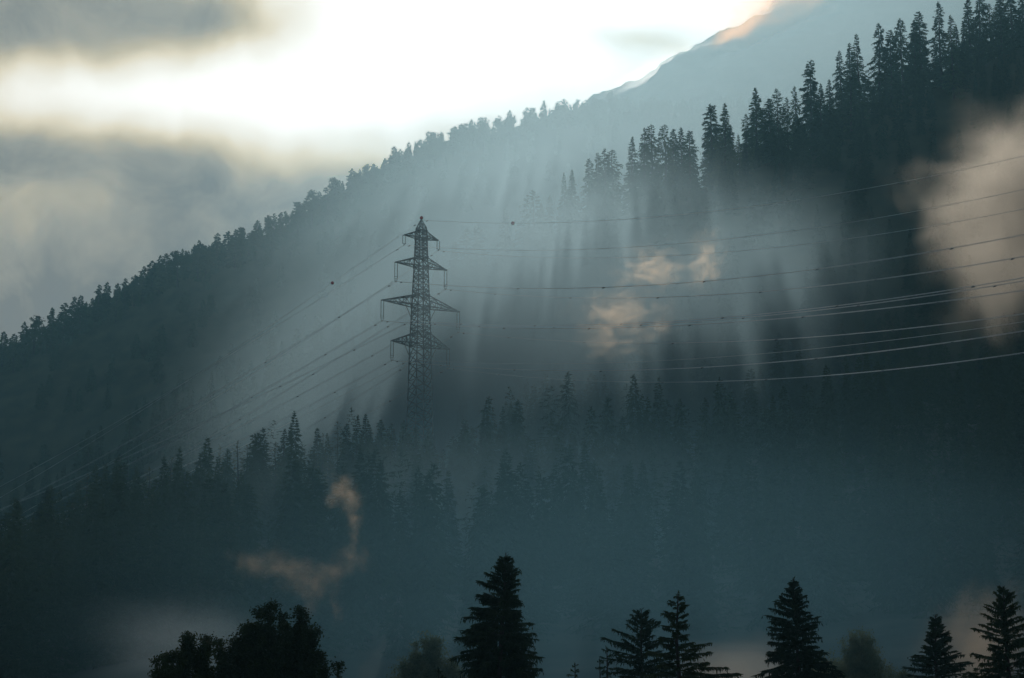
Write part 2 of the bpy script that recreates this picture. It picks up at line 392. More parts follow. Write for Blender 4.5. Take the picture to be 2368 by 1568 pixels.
big = conifer(901, 23, 5.6, nb=1150, tw=110, tl=.62, twd=.075, droop=.32, up=.04, hang=1.0, shape=.86, gap=.06, ragged=.36, fine=.5, whorl=.08)
mid = conifer(902, 21, 5.4, nb=560, tw=100, tl=.6, twd=.085, droop=.42, up=.25, hang=.85, shape=.75, gap=.15, ragged=0.46, fine=.5, whorl=.1)
rag = conifer(903, 23, 5.0, nb=480, tw=115, tl=.55, twd=.085, droop=.1, up=.05, hang=1.0, shape=.9, gap=.12, ragged=.75, fine=.5, whorl=.25)
den = conifer(904, 23, 4.3, nb=1000, tw=95, tl=.6, twd=.10, droop=.3, up=.05, hang=.7, shape=.72, gap=.05, ragged=0.48, fine=.5, whorl=.1)
r5 = conifer(905, 21, 4.8, nb=800, tw=90, tl=.6, twd=.09, droop=.42, up=.3, hang=.6, shape=.95, gap=.05, ragged=0.36, fine=.5, whorl=.1)
r6 = conifer(906, 22, 5.2, nb=700, tw=100, tl=.6, twd=.09, droop=.42, up=.28, hang=.7, shape=.82, gap=.1, ragged=0.44, fine=.5, whorl=.1)
small = conifer(907, 9, 1.7, nb=120, tw=40, tl=.4, twd=.06, droop=.6, up=-.05, hang=1.0, shape=.8, gap=.25, ragged=.3, fine=.3, whorl=.3)
small2 = conifer(908, 9, 1.3, nb=110, tw=40, tl=.35, twd=.06, droop=.3, up=.05, hang=.8, shape=.8, gap=.25, ragged=.4, fine=.3, whorl=.3)
fg((1162, 1278), 165, big, 23, 0, 1.12, .4, 'spruce_tree', 'broad black spruce at the bottom centre, tallest and widest of the near trees')
fg((1475, 1412), 185, mid, 21, 0, 1.15, 1.0, 'spruce_tree', 'spruce with upswept boughs just left of the ragged black spruce')
fg((1577, 1370), 150, rag, 23, 0, 1.25, 2.0, 'spruce_tree', 'ragged black spruce with long uneven boughs reaching out to the right')
fg((1833, 1337), 175, den, 23, 0, 1.0, 3.0, 'spruce_tree', 'dense narrow dark spruce standing alone right of the ragged one')
fg((2163, 1422), 200, r5, 21, 0, 1.45, .3, 'spruce_tree', 'evenly conical dark spruce second from the bottom right corner')
fg((2338, 1355), 170, r6, 22, 0, 1.2, 4.0, 'spruce_tree', 'dark spruce cut by the right edge at the bottom corner')
fg((1330, 1533), 190, small2, 9, 9, 1.0, .5, 'spruce_tree', 'tiny spruce tip between the broad black spruce and the upswept one', 'young spruces between the near trees')
fg((1405, 1498), 180, small, 9, 10, 1.0, .9, 'spruce_tree', 'thin young spruce with drooping twigs beside the upswept spruce', 'young spruces between the near trees')
fg((1388, 1525), 182, small2, 9, 9, .9, 2.9, 'spruce_tree', 'wispy young spruce touching the left side of the drooping one', 'young spruces between the near trees')
fg((1018, 1545), 150, small2, 9, 9, 1.1, 1.9, 'spruce_tree', 'small dark spruce tip at the left foot of the broad spruce', 'young spruces between the near trees')
# broadleaf clump, bottom left. 1 px = .0228 m at 150 m
b1 = broadleaf(911, 20, [(0, 0, 17.0, 2.3, 2.2, 1.9), (-1.1, 0, 15.2, 1.9, 2, 1.7), (1.2, .2, 15.2, 1.9, 2, 1.8), (0, 0, 12.6, 3.0, 2.6, 2.6)], 'leaf', 75000, .15, .45, .42, 330)
b2 = broadleaf(912, 19, [(0, 0, 17.2, 1.5, 1.4, 1.3), (-.9, 0, 15.4, 1.6, 1.4, 1.3), (.8, 0, 15.2, 1.4, 1.4, 1.5), (0, 0, 12.4, 2.2, 2.0, 2.2)], 'leaf', 42000, .14, .75, .40, 240)
b3 = broadleaf(913, 19, [(0, 0, 17.4, 1.2, 1.4, 1.2), (-.4, 0, 15.6, 1.6, 1.6, 1.5), (0, 0, 13, 2.0, 2.0, 2.0)], 'leaf', 30000, .14, .8, .38, 170)
b4 = broadleaf(914, 17, [(0, 0, 15.6, .95, 1.0, .9), (.4, 0, 13.9, 1.6, 1.4, 1.3), (.3, 0, 12, 1.8, 2.0, 1.6)], 'leaf', 22000, .14, .6, .36, 110)
G2 = 'birches at the bottom left'
fg((655, 1408), 150, b1, 18.9, 18.9, 1.0, 0, 'birch_tree', 'dense round-topped black birch, rightmost and highest of the bottom left clump', G2)
fg((560, 1440), 152, b2, 18.5, 18.5, .95, 0, 'birch_tree', 'black birch in the middle of the bottom left clump, joined to the round one', G2)
fg((472, 1452), 149, b3, 18.6, 18.6, 1.05, 0, 'birch_tree', 'airy birch with hanging twigs left of the dense black birches', G2)
fg((388, 1502), 147, b4, 16.5, 16.5, 1.0, 0, 'birch_tree', 'lowest birch of the bottom left clump, at its left end', G2)
# paler broadleaves a little further, in the mist
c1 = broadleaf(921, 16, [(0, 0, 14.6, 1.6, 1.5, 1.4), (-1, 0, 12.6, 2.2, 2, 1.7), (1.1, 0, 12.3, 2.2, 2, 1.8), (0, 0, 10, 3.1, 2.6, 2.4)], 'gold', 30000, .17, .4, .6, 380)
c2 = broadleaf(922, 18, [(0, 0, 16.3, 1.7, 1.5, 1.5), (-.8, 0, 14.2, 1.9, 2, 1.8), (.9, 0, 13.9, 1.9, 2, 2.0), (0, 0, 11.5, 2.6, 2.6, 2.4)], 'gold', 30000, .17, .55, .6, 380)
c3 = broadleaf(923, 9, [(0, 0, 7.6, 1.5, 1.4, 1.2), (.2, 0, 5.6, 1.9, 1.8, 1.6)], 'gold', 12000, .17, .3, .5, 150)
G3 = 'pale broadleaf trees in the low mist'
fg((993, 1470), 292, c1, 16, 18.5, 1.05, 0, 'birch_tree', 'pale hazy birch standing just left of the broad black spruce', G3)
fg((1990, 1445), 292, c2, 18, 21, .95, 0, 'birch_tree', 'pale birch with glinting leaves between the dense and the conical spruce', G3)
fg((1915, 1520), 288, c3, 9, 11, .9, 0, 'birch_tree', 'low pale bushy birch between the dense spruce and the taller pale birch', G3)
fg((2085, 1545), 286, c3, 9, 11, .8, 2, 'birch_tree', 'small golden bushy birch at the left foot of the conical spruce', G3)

# ---- the woods behind and below the trees one can tell apart
def merge_forest(name, spots, kinds, label, thin=None, seed=1):
    r = np.random.default_rng(seed); out = []
    for (x, y, z, H) in spots:
        kd = kinds[r.integers(len(kinds))]; lib = LIB[kd]; V = lib[r.integers(len(lib))][2].reshape(-1, 3, 3)
        if thin: V = V[r.random(len(V)) < thin]
        s = H / HGT[kd]; a = r.random() * 6.28; w = s * (.85 + .4 * r.random())
        c = np.mean(V, 1, keepdims=True); V = c + (V - c) * (thin ** -.5 if thin else 1)
        V = V.reshape(-1, 3)
        q = np.empty_like(V); q[:, 0] = (V[:, 0] * math.cos(a) - V[:, 1] * math.sin(a)) * w + x
        q[:, 1] = (V[:, 0] * math.sin(a) + V[:, 1] * math.cos(a)) * w + y; q[:, 2] = V[:, 2] * s + z
        out.append(q.astype(np.float32))
    V = np.concatenate(out)
    o = bpy.data.objects.new(name, mesh_np(name, V, np.arange(len(V)).reshape(-1, 3), M['spruce']))
    link(o); tag(o, label, 'forest', kind='stuff')

def scatter(n, ylo, yhi, alim, seed, H=(18, 26)):
    r = np.random.default_rng(seed); a = r.uniform(-alim, alim, n); f = r.random(n)
    px = 1184 + F * a * cP
    lo = ylo(px) if callable(ylo) else ylo; hi = yhi(px) if callable(yhi) else yhi
    Y = lo + (hi - lo) * f; x = a * Y; z = ground(x, Y)
    return list(zip(x, Y, z - .5, r.uniform(*H, n)))
spotsA = scatter(160, lambda p: yA(p) - 16, lambda p: yA(p) + 25, .235, 13, (9, 16)) + scatter(600, 390, lambda p: yA(p) - 22, .235, 3)
merge_forest('spruce_forest', spotsA, ['spruce', 'spruce', 'larch'], 'dim conifer forest covering the near slope below the pylon', .30, 1)
spotsC = scatter(380, lambda p: yC(p) - 22, lambda p: yC(p) + 14, .23, 14, (10, 18)) + scatter(520, lambda p: yA(p) + 35, lambda p: yC(p) - 18, .23, 4, (18, 24))
def openpx(t):
    p = 1184 + F * (t[0] / t[1]) * .93
    return not any(a < p < b and t[1] > yC(p) - 40 for a, b in ((1600, 1630), (1690, 1708), (1428, 1456), (1262, 1288), (1340, 1352), (1760, 1772), (1125, 1155), (1190, 1215)))
spotsC = [t for t in spotsC if openpx(t)]
merge_forest('conifer_forest', spotsC, ['spruce'], 'misty conifer forest on the slope behind the pylon', .25, 2)
spotsD = scatter(800, lambda p: yD(p) - 16, lambda p: yD(p) + 10, .23, 15, (6, 10)) + scatter(1300, 1200, lambda p: yD(p) - 25, .23, 5, (12, 17))
merge_forest('mountain_forest', spotsD, ['ridge_spruce', 'ridge_spruce', 'pine'], 'dark forest clothing the far mountainside on the left', .25, 3)

# ------------------------------------------------------------------ pylon
TH = math.radians(30)
ax = np.array([math.cos(TH), math.sin(TH), 0])            # along the crossarms (right end further away)
ln = np.array([math.sin(TH), -math.cos(TH), 0])           # along the line, towards the viewer's right
PX0, PY0, _ = at(972, 800, 700)
def pz(py): return at(972, py, 700)[2]
gz = float(ground(PX0, 700.)[0])
pyl = empty('lattice_pylon', (PX0, PY0, gz))
tag(pyl, 'tall dark steel lattice pylon with four crossarms and a red ball on top', 'pylon')
side = curve([(pz(1160), 6.9), (pz(1000), 4.9), (pz(790), 3.95), (pz(690), 3.2), (pz(600), 2.5), (pz(545), 2.15), (pz(527), 1.9), (pz(508), .12)][::1])
class MB:
    def __init__(s): s.v = []; s.f = []; s.n = 0
    def bar(s, a, b, w):
        a = np.asarray(a, float); b = np.asarray(b, float); d = b - a; L = np.linalg.norm(d)
        if L < 1e-6: return
        d /= L; h = np.cross(d, [0.2, .1, 1]); h /= np.linalg.norm(h); k = np.cross(d, h)
        for e in (a, b):
            for (i, j) in ((-1, -1), (1, -1), (1, 1), (-1, 1)): s.v.append(e + (i * h + j * k) * w / 2)
        n = s.n
        for q in ((0, 1, 5, 4), (1, 2, 6, 5), (2, 3, 7, 6), (3, 0, 4, 7), (3, 2, 1, 0), (4, 5, 6, 7)): s.f.append([n + t for t in q])
        s.n += 8
    def tube(s, path, rad, k=6):
        v, f = tube(path, rad, k); s.v += list(v); s.f += [list(q + s.n) for q in f]; s.n += len(v)
    def sphere(s, c, r, seg=14):
        path = [np.array(c) + [0, 0, -r * math.cos(math.pi * i / seg)] for i in range(seg + 1)]
        for i, p in enumerate(path): p[0] += 1e-6 * i
        s.tube(path, [max(r * math.sin(math.pi * i / seg), .001) for i in range(seg + 1)], 16)
    def build(s, name, mat, parent=None, smooth=False, origin=None):
        v = np.array(s.v)
        if origin is not None: v = v - np.array(origin)
        o = bpy.data.objects.new(name, mesh_np(name, v, np.array(s.f), M[mat], smooth))
        return link(o, parent)
OR = (PX0, PY0, gz); C0 = np.array([PX0, PY0, 0.])
LW, DW = .26, .15
def corner(z, i):
    h = float(np.interp(z, [pz(1160), pz(1000), pz(790), pz(690), pz(600), pz(545), pz(527), pz(508)], [6.9, 4.9, 3.95, 3.2, 2.5, 2.15, 1.9, .12])) / 2
    sx, sy = ((-1, -1), (1, -1), (1, 1), (-1, 1))[i % 4]
    return C0 + ax * sx * h + ln * sy * h + np.array([0, 0, z])
levels = [gz]
marks = [pz(799), pz(773), pz(709), pz(685), pz(617), pz(597), pz(551), pz(536), pz(527)]
prev = gz
for m_, n_ in zip(marks, (9, 1, 5, 1, 6, 1, 6, 1, 1)):
    for j in range(1, n_ + 1): levels.append(prev + (m_ - prev) * j / n_)
    prev = m_
mast = MB()
for i in range(4):
    for a, b in zip(levels[:-1], levels[1:]): mast.bar(corner(a, i), corner(b, i), LW)
    mast.bar(corner(levels[-1], i), corner(pz(508), i), LW * .7)
for i in range(4):
    for q, (a, b) in enumerate(zip(levels[:-1], levels[1:])):
        m2 = (a + b) / 2
        sub = ((a, m2), (m2, b)) if b - a > 2.9 else ((a, b),)
        for (u, v) in sub:
            mast.bar(corner(u, i), corner(v, i + 1), DW); mast.bar(corner(u, i + 1), corner(v, i), DW)
        if q % 3 == 2 or any(abs(a - t) < .01 for t in marks): mast.bar(corner(a, i), corner(a, i + 1), DW)
    mast.bar(corner(levels[-1], i), corner(levels[-1], i + 1), DW)
    zc = pz(518); mast.bar(corner(zc, i), corner(zc, i + 1), DW * .8); mast.bar(corner(levels[-1], i), corner(zc, i + 1), DW * .8)
mast.bar(C0 + [0, 0, pz(511)], C0 + [0, 0, pz(506)], .16)
mast.build('mast', 'steel', pyl, origin=OR)
bp = MB(); bp.sphere(C0 + [0, 0, pz(504)], .45); bp.build('warning_ball', 'red', pyl, True, origin=OR)
ARMS = [(pz(536), pz(551), 5.0, 2.5), (pz(597), pz(617), 7.5, 4.7), (pz(685), pz(709), 11.3, 5.1), (pz(773), pz(799), 8.4, 4.7)]
ATT = []
for ai, (zt, zb, half, il) in enumerate(ARMS):
    am = MB()
    tips = []
    for sg in (-1, 1):
        tip = C0 + ax * sg * half + np.array([0, 0, zb + .15])
        tips.append(tip)
        ids = (0, 3) if sg < 0 else (1, 2)
        roots_t = [corner(zt, i) for i in ids]; roots_b = [corner(zb, i) for i in ids]
        for rt, rb in zip(roots_t, roots_b):
            am.bar(rt, tip, .2); am.bar(rb, tip, .2)
        nseg = 5 if half > 8.3 else (4 if half > 6 else 3)
        for j in range(nseg):
            f0, f1 = j / nseg, (j + 1) / nseg
            for rt, rb in zip(roots_t, roots_b):
                a0 = rt + (tip - rt) * f0; b0 = rb + (tip - rb) * f0; a1 = rt + (tip - rt) * f1; b1 = rb + (tip - rb) * f1
                if j: am.bar(a0, b0, .11)
                am.bar(a0, b1, .11) if j % 2 else am.bar(b0, a1, .11)
            for rr in (roots_t, roots_b):
                p0 = [q + (tip - q) * f0 for q in rr]; p1 = [q + (tip - q) * f1 for q in rr]
                am.bar(p0[j % 2], p1[1 - j % 2], .11)
                if j: am.bar(p0[0], p0[1], .10)
        am.bar(tip - ax * .15 * sg - ln * .45, tip - ax * .15 * sg + ln * .45, .2)
    for z_ in (zt, zb):
        for i in range(4): am.bar(corner(z_, i), corner(z_, i + 1), .17)
        am.bar(corner(z_, 0), corner(z_, 2), .12); am.bar(corner(z_, 1), corner(z_, 3), .12)
        for i in range(4):
            c = corner(z_, i); am.bar(c - [0, 0, .35], c + [0, 0, .35], .42)
    am.build('crossarm', 'steel', pyl, origin=OR)
    row = []
    for sg, tip in zip((-1, 1), tips):
        ins = MB()
        for e in (-.38, .38):
            top = tip + ax * e * 1.0 - [0, 0, .1]
            if ai: top = tip + ax * (e - .3 * sg)
            nd = int(il / .17)
            pth = [top - np.array([1e-5 * k, 0, il * .88 * k / (2 * nd)]) for k in range(2 * nd + 1)]
            ins.tube(pth, [.13 if k % 2 else .05 for k in range(2 * nd + 1)], 6)
        cb = tip + ax * (0 if not ai else -.3 * sg) - [0, 0, il * .92]
        ins.bar(cb - ax * .55, cb + ax * .55, .10)
        if ai:
            ins.bar(cb - ax * .38, cb - ax * .22 - [0, 0, .7], .1); ins.bar(cb + ax * .38, cb + ax * .22 - [0, 0, .7], .1); ins.bar(cb - ax * .55 + [0, 0, .5], cb + ax * .55 + [0, 0, .5], .09)
            end = cb - [0, 0, .75]
        else:
            ins.bar(cb, cb - [0, 0, .35], .1); end = cb - [0, 0, .4]
        ins.bar(end - ln * .3, end + ln * .3, .16)
        ins.build('insulator_string', 'glass', pyl, origin=OR)
        row.append(end)
    ATT.append(row)
    if ai >= 2:      # V strings near the mast
        h = np.linalg.norm(corner(zb, 0) - corner(zb, 1)) / 2
        for sg in (-1, 1):
            a = C0 + ax * sg * (h + 2.7) + np.array([0, 0, zb]); b = C0 + ax * sg * (h + .05) + np.array([0, 0, zb - .9]); lo = C0 + ax * sg * (h + .95) + np.array([0, 0, zb - 3.6])
            ins = MB()
            for q in (a, b):
                nd = 16; pth = [q + (lo - q) * k / (2 * nd) for k in range(2 * nd + 1)]
                ins.tube(pth, [.13 if k % 2 else .05 for k in range(2 * nd + 1)], 6)
            ins.bar(lo, lo - [0, 0, .5], .12)
            ins.build('insulator_string', 'glass', pyl, origin=OR)
            row.append(lo - [0, 0, .5])

# ------------------------------------------------------------------ power lines
def ray_plane(px, py, p0, d):
    """s and z where the sight line through a pixel meets the upright plane through p0 along d"""
    u, v = (px - 1184) / F, (784 - py) / F
    r = np.array([u, cP - v * sP, sP + v * cP])
    # t*r.xy = p0.xy + s*d.xy
    A = np.array([[r[0], -d[0]], [r[1], -d[1]]]); t, s = np.linalg.solve(A, p0[:2])
    return s, CAM[2] + t * r[2]
dR = np.array([math.sin(TH), -math.cos(TH), 0]); dL = np.array([-.60, .80, 0])
def power_line(p0, rpts, lpts, label, cat='power line', twin=0.0, rad=.03, name='power_line', balls=(), smax=(520, 520), group='power lines hung from the pylon'):
    root = empty(name, tuple(p0)); tag(root, label, cat, group)
    out = []
    for d, pts, sm in ((dR, rpts, smax[0]), (dL, lpts, smax[1])):
        if not pts: continue
        q = [ray_plane(px, py, p0, d) for px, py in pts]
        s = np.array([a[0] for a in q]); z = np.array([a[1] for a in q]) - p0[2]
        if len(q) >= 2:
            A = np.stack([s, s * s], 1); c, *_ = np.linalg.lstsq(A, z, rcond=None)
        else:
            b0 = .00022; c = np.array([(z[0] - b0 * s[0] ** 2) / s[0], b0])
        if c[1] < 1e-4:
            c = np.array([(z[-1] - 1.5e-4 * s[-1] ** 2) / s[-1], 1.5e-4])
        out.append((d, c, sm))
    offs = (-twin / 2, twin / 2) if twin else (0,)
    for o_ in offs:
        cb = MB()
        for d, c, sm in out:
            n = 70; sv = np.linspace(0, sm, n)
            pth = [np.array(p0) + d * s_ + ax * o_ + np.array([0, 0, c[0] * s_ + c[1] * s_ * s_]) for s_ in sv]
            cb.tube(pth, [rad * (1.35 if d is dR else 1)] * n, 5)
        cb.build('conductor', 'wire', root, True, origin=p0)
    fit = MB(); any_ = False
    for d, c, sm in out:
        for s_ in ((3.0,) if not twin else (3.0, 26, 62, 100, 140, 180, 222)):
            p = np.array(p0) + d * s_ + np.array([0, 0, c[0] * s_ + c[1] * s_ * s_])
            if twin: fit.bar(p - ax * twin / 2 - [0, 0, .08], p + ax * twin / 2 - [0, 0, .08], .14)
            fit.bar(p - d * .45 - [0, 0, .13], p + d * .45 - [0, 0, .13], .13)
    fit.build('spacer', 'steel', root, origin=p0)
    for px, right in balls:
        d, c, sm = out[0] if right else out[-1]
        s_ = ray_plane(px, 520, p0, d)[0]
        p = np.array(p0) + d * s_ + np.array([0, 0, c[0] * s_ + c[1] * s_ * s_])
        mb = MB(); mb.sphere(p, .45); mb.build('marker_ball', 'red', root, True, origin=p0)

ET = C0 + np.array([0, 0, pz(509)])
power_line(ET, [(1186, 514), (1330, 513), (1640, 487), (1930, 455), (2368, 358)], [(771, 638), (620, 735), (450, 870)], 'thin topmost wire with two red marker balls, running over the pylon tip', 'earth wire', name='earth_wire', rad=.03,
           balls=((1186, True), (771, False)))
L_ = ATT
power_line(L_[0][0], [(1300, 577), (1640, 558), (2368, 438)], [(700, 707), (520, 828)], 'single wire hung from the left tip of the top crossarm', rad=.03)
power_line(L_[0][1], [(1240, 594), (1400, 596), (1640, 587), (2368, 483)], [(970, 606), (700, 790)], 'single wire hung from the right tip of the top crossarm', rad=.03)
power_line(L_[1][0], [(1250, 664), (1430, 662), (1640, 652), (2000, 610), (2368, 540)], [(850, 690), (640, 818), (500, 905)], 'twin wire hung from the left tip of the second crossarm', twin=.5)
power_line(L_[1][1], [(1300, 688), (1520, 688), (1760, 674), (2368, 593)], [(985, 697), (700, 880)], 'twin wire hung from the right tip of the second crossarm', twin=.5)
power_line(L_[2][0], [(1200, 755), (1400, 759), (1620, 752), (1900, 730), (2368, 670)], [(800, 788), (640, 885)], 'twin wire hung from the left tip of the longest crossarm', twin=.5)
power_line(L_[2][1], [(1300, 786), (1500, 794), (1770, 788), (2368, 725)], [(1000, 805), (760, 960)], 'twin wire hung from the right tip of the longest crossarm', twin=.5)
power_line(L_[2][2], [(1150, 741), (1400, 751), (1620, 744), (1900, 712), (2368, 640)], [(800, 810), (700, 868)], 'twin wire on the V-shaped hanger left of the mast, longest crossarm', twin=.45)
power_line(L_[2][3], [(1150, 744), (1400, 755), (1620, 748), (1900, 716), (2368, 648)], [(800, 850), (700, 910)], 'twin wire on the V-shaped hanger right of the mast, longest crossarm', twin=.45)
power_line(L_[3][0], [(1200, 852), (1400, 857), (1620, 852), (1900, 829), (2368, 764)], [(850, 865), (520, 1035), (0, 1178)][:2], 'twin wire hung from the left tip of the lowest crossarm', twin=.5)
power_line(L_[3][1], [(1300, 876), (1540, 884), (1900, 871), (2368, 815)], [(1000, 868), (870, 945)], 'twin wire hung from the right tip of the lowest crossarm', twin=.5)
power_line(L_[3][2], [(1130, 828), (1400, 838), (1700, 829), (2000, 800), (2368, 738)], [(800, 905), (700, 962)], 'wire on the V-shaped hanger under the lowest crossarm', rad=.03)

# ------------------------------------------------------------------ haze and drifting mist
def vol_box(name, lo, hi, color, dens, aniso):
    v = [(x, y, z) for x in (lo[0], hi[0]) for y in (lo[1], hi[1]) for z in (lo[2], hi[2])]
    f = [(0, 1, 3, 2), (4, 6, 7, 5), (0, 4, 5, 1), (2, 3, 7, 6), (0, 2, 6, 4), (1, 5, 7, 3)]
    m = bpy.data.materials.new(name); m.use_nodes = True; nt = m.node_tree; nt.nodes.clear()
    out = nt.nodes.new('ShaderNodeOutputMaterial'); pv = nt.nodes.new('ShaderNodeVolumePrincipled')
    pv.inputs['Color'].default_value = (*color, 1); pv.inputs['Density'].default_value = dens; pv.inputs['Anisotropy'].default_value = aniso
    nt.links.new(pv.outputs[0], out.inputs['Volume'])
    me = bpy.data.meshes.new(name); me.from_pydata(v, [], f); me.materials.append(m)
    o = link(bpy.data.objects.new(name, me)); return o
HZ = dict(c=(.36, .82, 1.0), d=.00007, g=.7)
hz = vol_box('haze', (-2350, -420, -4), (2350, 3350, max(1130, float(GZ.max()) + 12)), HZ['c'], HZ['d'], HZ['g'])
tag(hz, 'blue grey haze filling the whole valley air', kind='stuff')

def mist(px, py, Y, sx, sy, sy3, dens, color=(.8, .88, .92), aniso=.6, rot=0.0, nscale=2.0, amp=1.8, cut=.4, gain=1.6, label='', seed=0.0, stretch=(1, 1, 1), name='mist', fall=1.0, distort=.6):
    """a drifting patch: sx, sy half sizes in pixels at its distance, sy3 half depth in metres"""
    c = at(px, py, Y); k = Y / F * 1.03
    me = bpy.data.meshes.new(name)
    import bmesh
    bm = bmesh.new(); bmesh.ops.create_icosphere(bm, subdivisions=3, radius=1.0); bm.to_mesh(me); bm.free()
    o = bpy.data.objects.new(name, me); o.location = c; o.scale = (sx * k, sy3, sy * k); o.rotation_euler = (0, rot, 0)
    m = bpy.data.materials.new(name); m.use_nodes = True; nt = m.node_tree; nt.nodes.clear()
    N = nt.nodes.new; Lk = nt.links.new
    out = N('ShaderNodeOutputMaterial'); pv = N('ShaderNodeVolumePrincipled')
    pv.inputs['Color'].default_value = (*color, 1); pv.inputs['Anisotropy'].default_value = aniso
    tc = N('ShaderNodeTexCoord')
    ln_ = N('ShaderNodeVectorMath'); ln_.operation = 'LENGTH'; Lk(tc.outputs['Object'], ln_.inputs[0])
    mp = N('ShaderNodeMapping'); mp.inputs['Scale'].default_value = stretch; mp.inputs['Location'].default_value = (seed, seed * .7, seed * 1.3); Lk(tc.outputs['Object'], mp.inputs[0])
    nz = N('ShaderNodeTexNoise'); nz.inputs['Scale'].default_value = nscale; nz.inputs['Detail'].default_value = 4; nz.inputs['Distortion'].default_value = distort; Lk(mp.outputs[0], nz.inputs['Vector'])
    fo = N('ShaderNodeMapRange'); fo.interpolation_type = 'SMOOTHSTEP'; fo.inputs['From Min'].default_value = 1.0; fo.inputs['From Max'].default_value = 1.0 - fall * .98; fo.inputs['To Min'].default_value = 0; fo.inputs['To Max'].default_value = 1
    Lk(ln_.outputs['Value'], fo.inputs['Value'])
    # noise threshold rises towards the rim, so the edge breaks up
    s1 = N('ShaderNodeMath'); s1.operation = 'MULTIPLY_ADD'; s1.inputs[1].default_value = amp; s1.inputs[2].default_value = -.5 * amp - cut; Lk(nz.outputs['Fac'], s1.inputs[0])
    s2 = N('ShaderNodeMath'); s2.operation = 'ADD'; Lk(s1.outputs[0], s2.inputs[0]); Lk(fo.outputs[0], s2.inputs[1])
    s3 = N('ShaderNodeMath'); s3.operation = 'MULTIPLY'; s3.use_clamp = True; s3.inputs[1].default_value = gain; Lk(s2.outputs[0], s3.inputs[0])
    s4 = N('ShaderNodeMath'); s4.operation = 'MULTIPLY'; Lk(s3.outputs[0], s4.inputs[0]); Lk(fo.outputs[0], s4.inputs[1])
    s5 = N('ShaderNodeMath'); s5.operation = 'MULTIPLY'; s5.inputs[1].default_value = dens; Lk(s4.outputs[0], s5.inputs[0])
    Lk(s5.outputs[0], pv.inputs['Density']); Lk(pv.outputs[0], out.inputs['Volume'])
    me.materials.append(m)
    link(o); tag(o, label, 'mist', kind='stuff')
    return o

